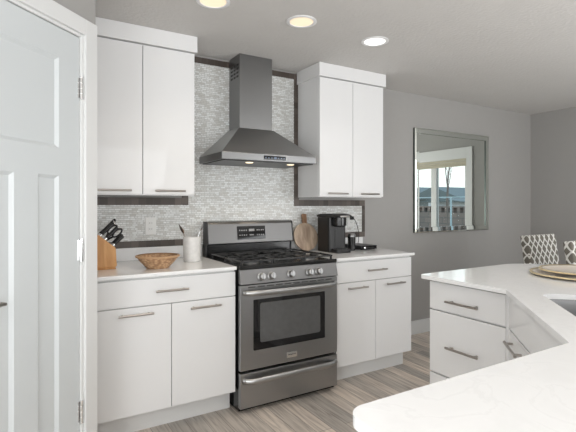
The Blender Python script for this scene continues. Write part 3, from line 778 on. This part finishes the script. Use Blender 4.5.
# ------------------------------------------------------------------ coffee maker
cf = thing('coffee_maker', (1.03, -.24, .914), 'black single-cup coffee maker on the right countertop', 'coffee maker')
m = MB(); m.prism(rounded([(.945, -.13, .03), (.945, -.315, .02), (1.115, -.315, .02), (1.115, -.13, .03)]), .9145, 1.195, 'z'); m.build('body', 'matteblack', cf, bevel=.006)
m = MB(); m.prism([(-.13, 1.1955), (-.13, 1.212), (-.18, 1.222), (-.30, 1.224), (-.375, 1.216), (-.400, 1.203), (-.392, 1.1955)], .947, 1.113, 'x'); m.build('lid', 'matteblack', cf, bevel=.008)
m = MB(); m.lathe([(0, 0), (.042, 0), (.058, .012), (.060, .075), (0, .075)], (1.03, -.330, 1.119), 28); m.build('brew_head', 'black', cf)
m = MB(); m.tube([(.985, -.403, 1.203), (1.03, -.412, 1.203), (1.075, -.403, 1.203)], .006, 10); m.build('lid_handle', 'chrome', cf)
m = MB(); m.prism(rounded([(.955, -.3155, 0), (.955, -.405, .03), (1.105, -.405, .03), (1.105, -.3155, 0)]), .9145, .942, 'z'); dt = m.build('drip_tray', 'black', cf, bevel=.003)
m = MB()
for k in range(6): m.box(.975 + k * .021, .983 + k * .021, -.392, -.325, .9421, .944)
m.build('tray_grille', 'steelv', dt)
m = MB(); m.box(1.0, 1.06, -.318, -.3155, .965, 1.10); m.build('front_panel', 'matteblack', cf)
cn = thing('travel_mug', (1.205, -.27, .914), 'slim black travel mug with pale lid beside the coffee maker', 'mug')
m = MB(); m.lathe([(0, .0005), (.027, .0005), (.030, .004), (.033, .115), (0, .115)], (1.205, -.27, .914), 28); m.build('cup', 'black', cn)
m = MB(); m.lathe([(0, .1152), (.034, .1152), (.034, .126), (.028, .140), (0, .140)], (1.205, -.27, .914), 28); m.build('lid', 'steelv', cn)
pd = thing('pod_drawer', (1.36, -.2, .914), 'low black coffee pod drawer at the end of the right countertop', 'pod drawer')
m = MB(); m.box(1.285, 1.455, -.30, -.06, .918, .950)
for x in (1.30, 1.44):
    for y in (-.28, -.08): m.lathe([(.008, .0005), (.008, .0041)], (x, y, .914), 10)
m.build('case', 'matteblack', pd, bevel=.004)
m = MB(); m.box(1.292, 1.448, -.306, -.3005, .921, .947); dw = m.build('drawer', 'blackglass', pd, bevel=.002)
m = MB(); m.lathe([(0, 0), (.007, 0), (.010, .012), (0, .015)], mtx=Matrix.Translation((1.31, -.3062, .934)) @ Matrix.Rotation(R(90), 4, 'X'), seg=16); m.build('knob', 'chrome', dw)
m = MB(); m.box(1.385, 1.415, -.040, -.0205, 1.160, 1.190)
m.tube([(1.40, -.041, 1.175), (1.405, -.06, 1.165), (1.43, -.062, 1.12), (1.455, -.055, 1.05), (1.46, -.05, .97), (1.45, -.045, .925), (1.40, -.042, .919), (1.25, -.045, .919), (1.12, -.10, .919)], .003, 8)
tag(m.build('power_cord', 'matteblack'), 'thin black power cord running from the outlet to the coffee maker', 'cord')

# ------------------------------------------------------------------ outdoors, seen through the window in the mirror
GZ = -.35
def bmat(name, c1, c2, mo, bw_, rh):
    m, t, b = new_mat(name)
    c = t.nodes.new('ShaderNodeTexCoord'); sp = t.nodes.new('ShaderNodeSeparateXYZ'); q = t.nodes.new('ShaderNodeCombineXYZ')
    t.links.new(c.outputs['Object'], sp.inputs[0]); t.links.new(sp.outputs['Y'], q.inputs['X']); t.links.new(sp.outputs['Z'], q.inputs['Y'])
    br = t.nodes.new('ShaderNodeTexBrick'); t.links.new(q.outputs[0], br.inputs['Vector'])
    for k, v in (('Scale', 1), ('Brick Width', bw_), ('Row Height', rh), ('Mortar Size', .012)): br.inputs[k].default_value = v
    br.inputs['Color1'].default_value = (*c1, 1); br.inputs['Color2'].default_value = (*c2, 1); br.inputs['Mortar'].default_value = (*mo, 1)
    t.links.new(br.outputs['Color'], b.inputs['Base Color']); b.inputs['Roughness'].default_value = .9
    return m
M['cmu'] = bmat('garden_wall_block', (.28, .22, .19), (.21, .18, .165), (.15, .14, .13), .4, .2)
M['siding'] = mat('blue_grey_siding', (.24, .26, .26), .8)
M['sidingw'] = mat('white_siding', (.75, .78, .82), .8)
M['roofing'] = mat('grey_shingles', (.17, .20, .20), .9, noise=.1)
M['ground'] = mat('dry_lawn', (.25, .22, .16), 1, noise=.2, nscale=2)
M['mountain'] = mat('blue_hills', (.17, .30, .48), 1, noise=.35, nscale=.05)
M['bark'] = mat('pale_bark', (.22, .19, .17), .9)
M['galv'] = mat('pale_blue_metal', (.45, .58, .62), .4)
struct(box(4.34, 400, -420, 60, GZ - .2, GZ).build('ground_outside', 'ground'))
# block garden wall with openwork top course
fx = 11.0
gw = thing('garden_wall', (fx, -8, GZ), 'brown block garden wall with openwork top course, reflected in the mirror', 'wall')
box(fx, fx + .2, -24, 2, GZ, 1.02).build('blockwork', 'cmu', gw)
m = MB()
for k in range(104):
    y = 2 - .25 * k; m.box(fx, fx + .2, y - .10, y, 1.0201, 1.19)
m.box(fx, fx + .2, -24, 2, 1.1901, 1.235); m.build('openwork_course', 'cmu', gw)
def house(x, y0, y1, zw, zr, m1, label):
    t = thing('house', (x, (y0 + y1) / 2, GZ), label, 'house')
    ym = (y0 + y1) / 2
    box(x, x + 8, y0, y1, GZ, zw).build('walls', m1, t)
    m = MB(); m.prism([(y0 - .5, zw + .001), (y1 + .5, zw + .001), (ym, zr)], x - .4, x + 8.4, 'x'); m.build('roof', 'roofing', t)
    m = MB(); m.box(x - .03, x - .001, ym - .7, ym + .5, (zw) - 1.1, zw - .2); m.build('window', 'sidingw' if m1 == 'siding' else 'siding', t)
    return t
house(22, -18.9, -15.2, 1.62, 2.45, 'siding', 'blue-grey gabled house beyond the garden wall, central in the mirror')
house(31, -33, -25.6, 2.1, 3.05, 'siding', 'low grey house partly behind the window mullion in the mirror')
house(16, -12.1, -10.5, 1.42, 1.6, 'sidingw', 'small white outbuilding behind the garden wall, in the mirror')
m = MB()
ny, nx = 60, 6
vs = []
for i in range(ny):
    y = -420 + i * 7.2; row = []
    for j in range(nx):
        hgt = (0, .55, 1, .7, .5, 0)[j] * (9 + 6 * math.sin(i * .31 + 1) + 3 * math.sin(i * .93) + 1.5 * math.sin(i * 2.3)) * (1.0 if y > -220 else .75)
        row.append(m.bm.verts.new((200 + j * 25 + 6 * math.sin(i * .7 + j), y, GZ + max(0, hgt))))
    vs.append(row)
for i in range(ny - 1):
    for j in range(nx - 1): m.bm.faces.new((vs[i][j], vs[i][j + 1], vs[i + 1][j + 1], vs[i + 1][j]))
m.smooth = True
struct(m.build('hills', 'mountain'))
# bare young tree
tr = thing('bare_tree', (9.0, -5.3, GZ), 'bare young tree outside the window, reflected in the mirror', 'tree')
m = MB(); rnd = random.Random(3)
def branch(p, d, L, r, n):
    q = p + d * L; m.tube([p, p.lerp(q, .5) + Vector((rnd.uniform(-.03, .03), rnd.uniform(-.03, .03), 0)), q], [r, r * .8, r * .6], 6)
    if n:
        for k in range(3):
            e = (d + Vector((rnd.uniform(-.55, .55), rnd.uniform(-.55, .55), rnd.uniform(0, .3)))).normalized(); branch(p.lerp(q, .55 + .22 * k), e, L * .62, r * .5, n - 1)
branch(Vector((9.0, -5.3, GZ)), Vector((0, 0, 1)), 2.0, .035, 3)
m.build('trunk_and_branches', 'bark', tr)
fr = thing('swing_frame', (8.2, -5.2, GZ), 'thin pale blue metal frame outside the window, reflected in the mirror', 'frame')
for y in (-7.6, -4.55, -3.5): box(8.2, 8.24, y - .014, y + .014, GZ, 1.47).build('post', 'galv', fr)
box(8.2, 8.23, -7.6, -3.5, 1.4705, 1.495).build('rail', 'galv', fr)
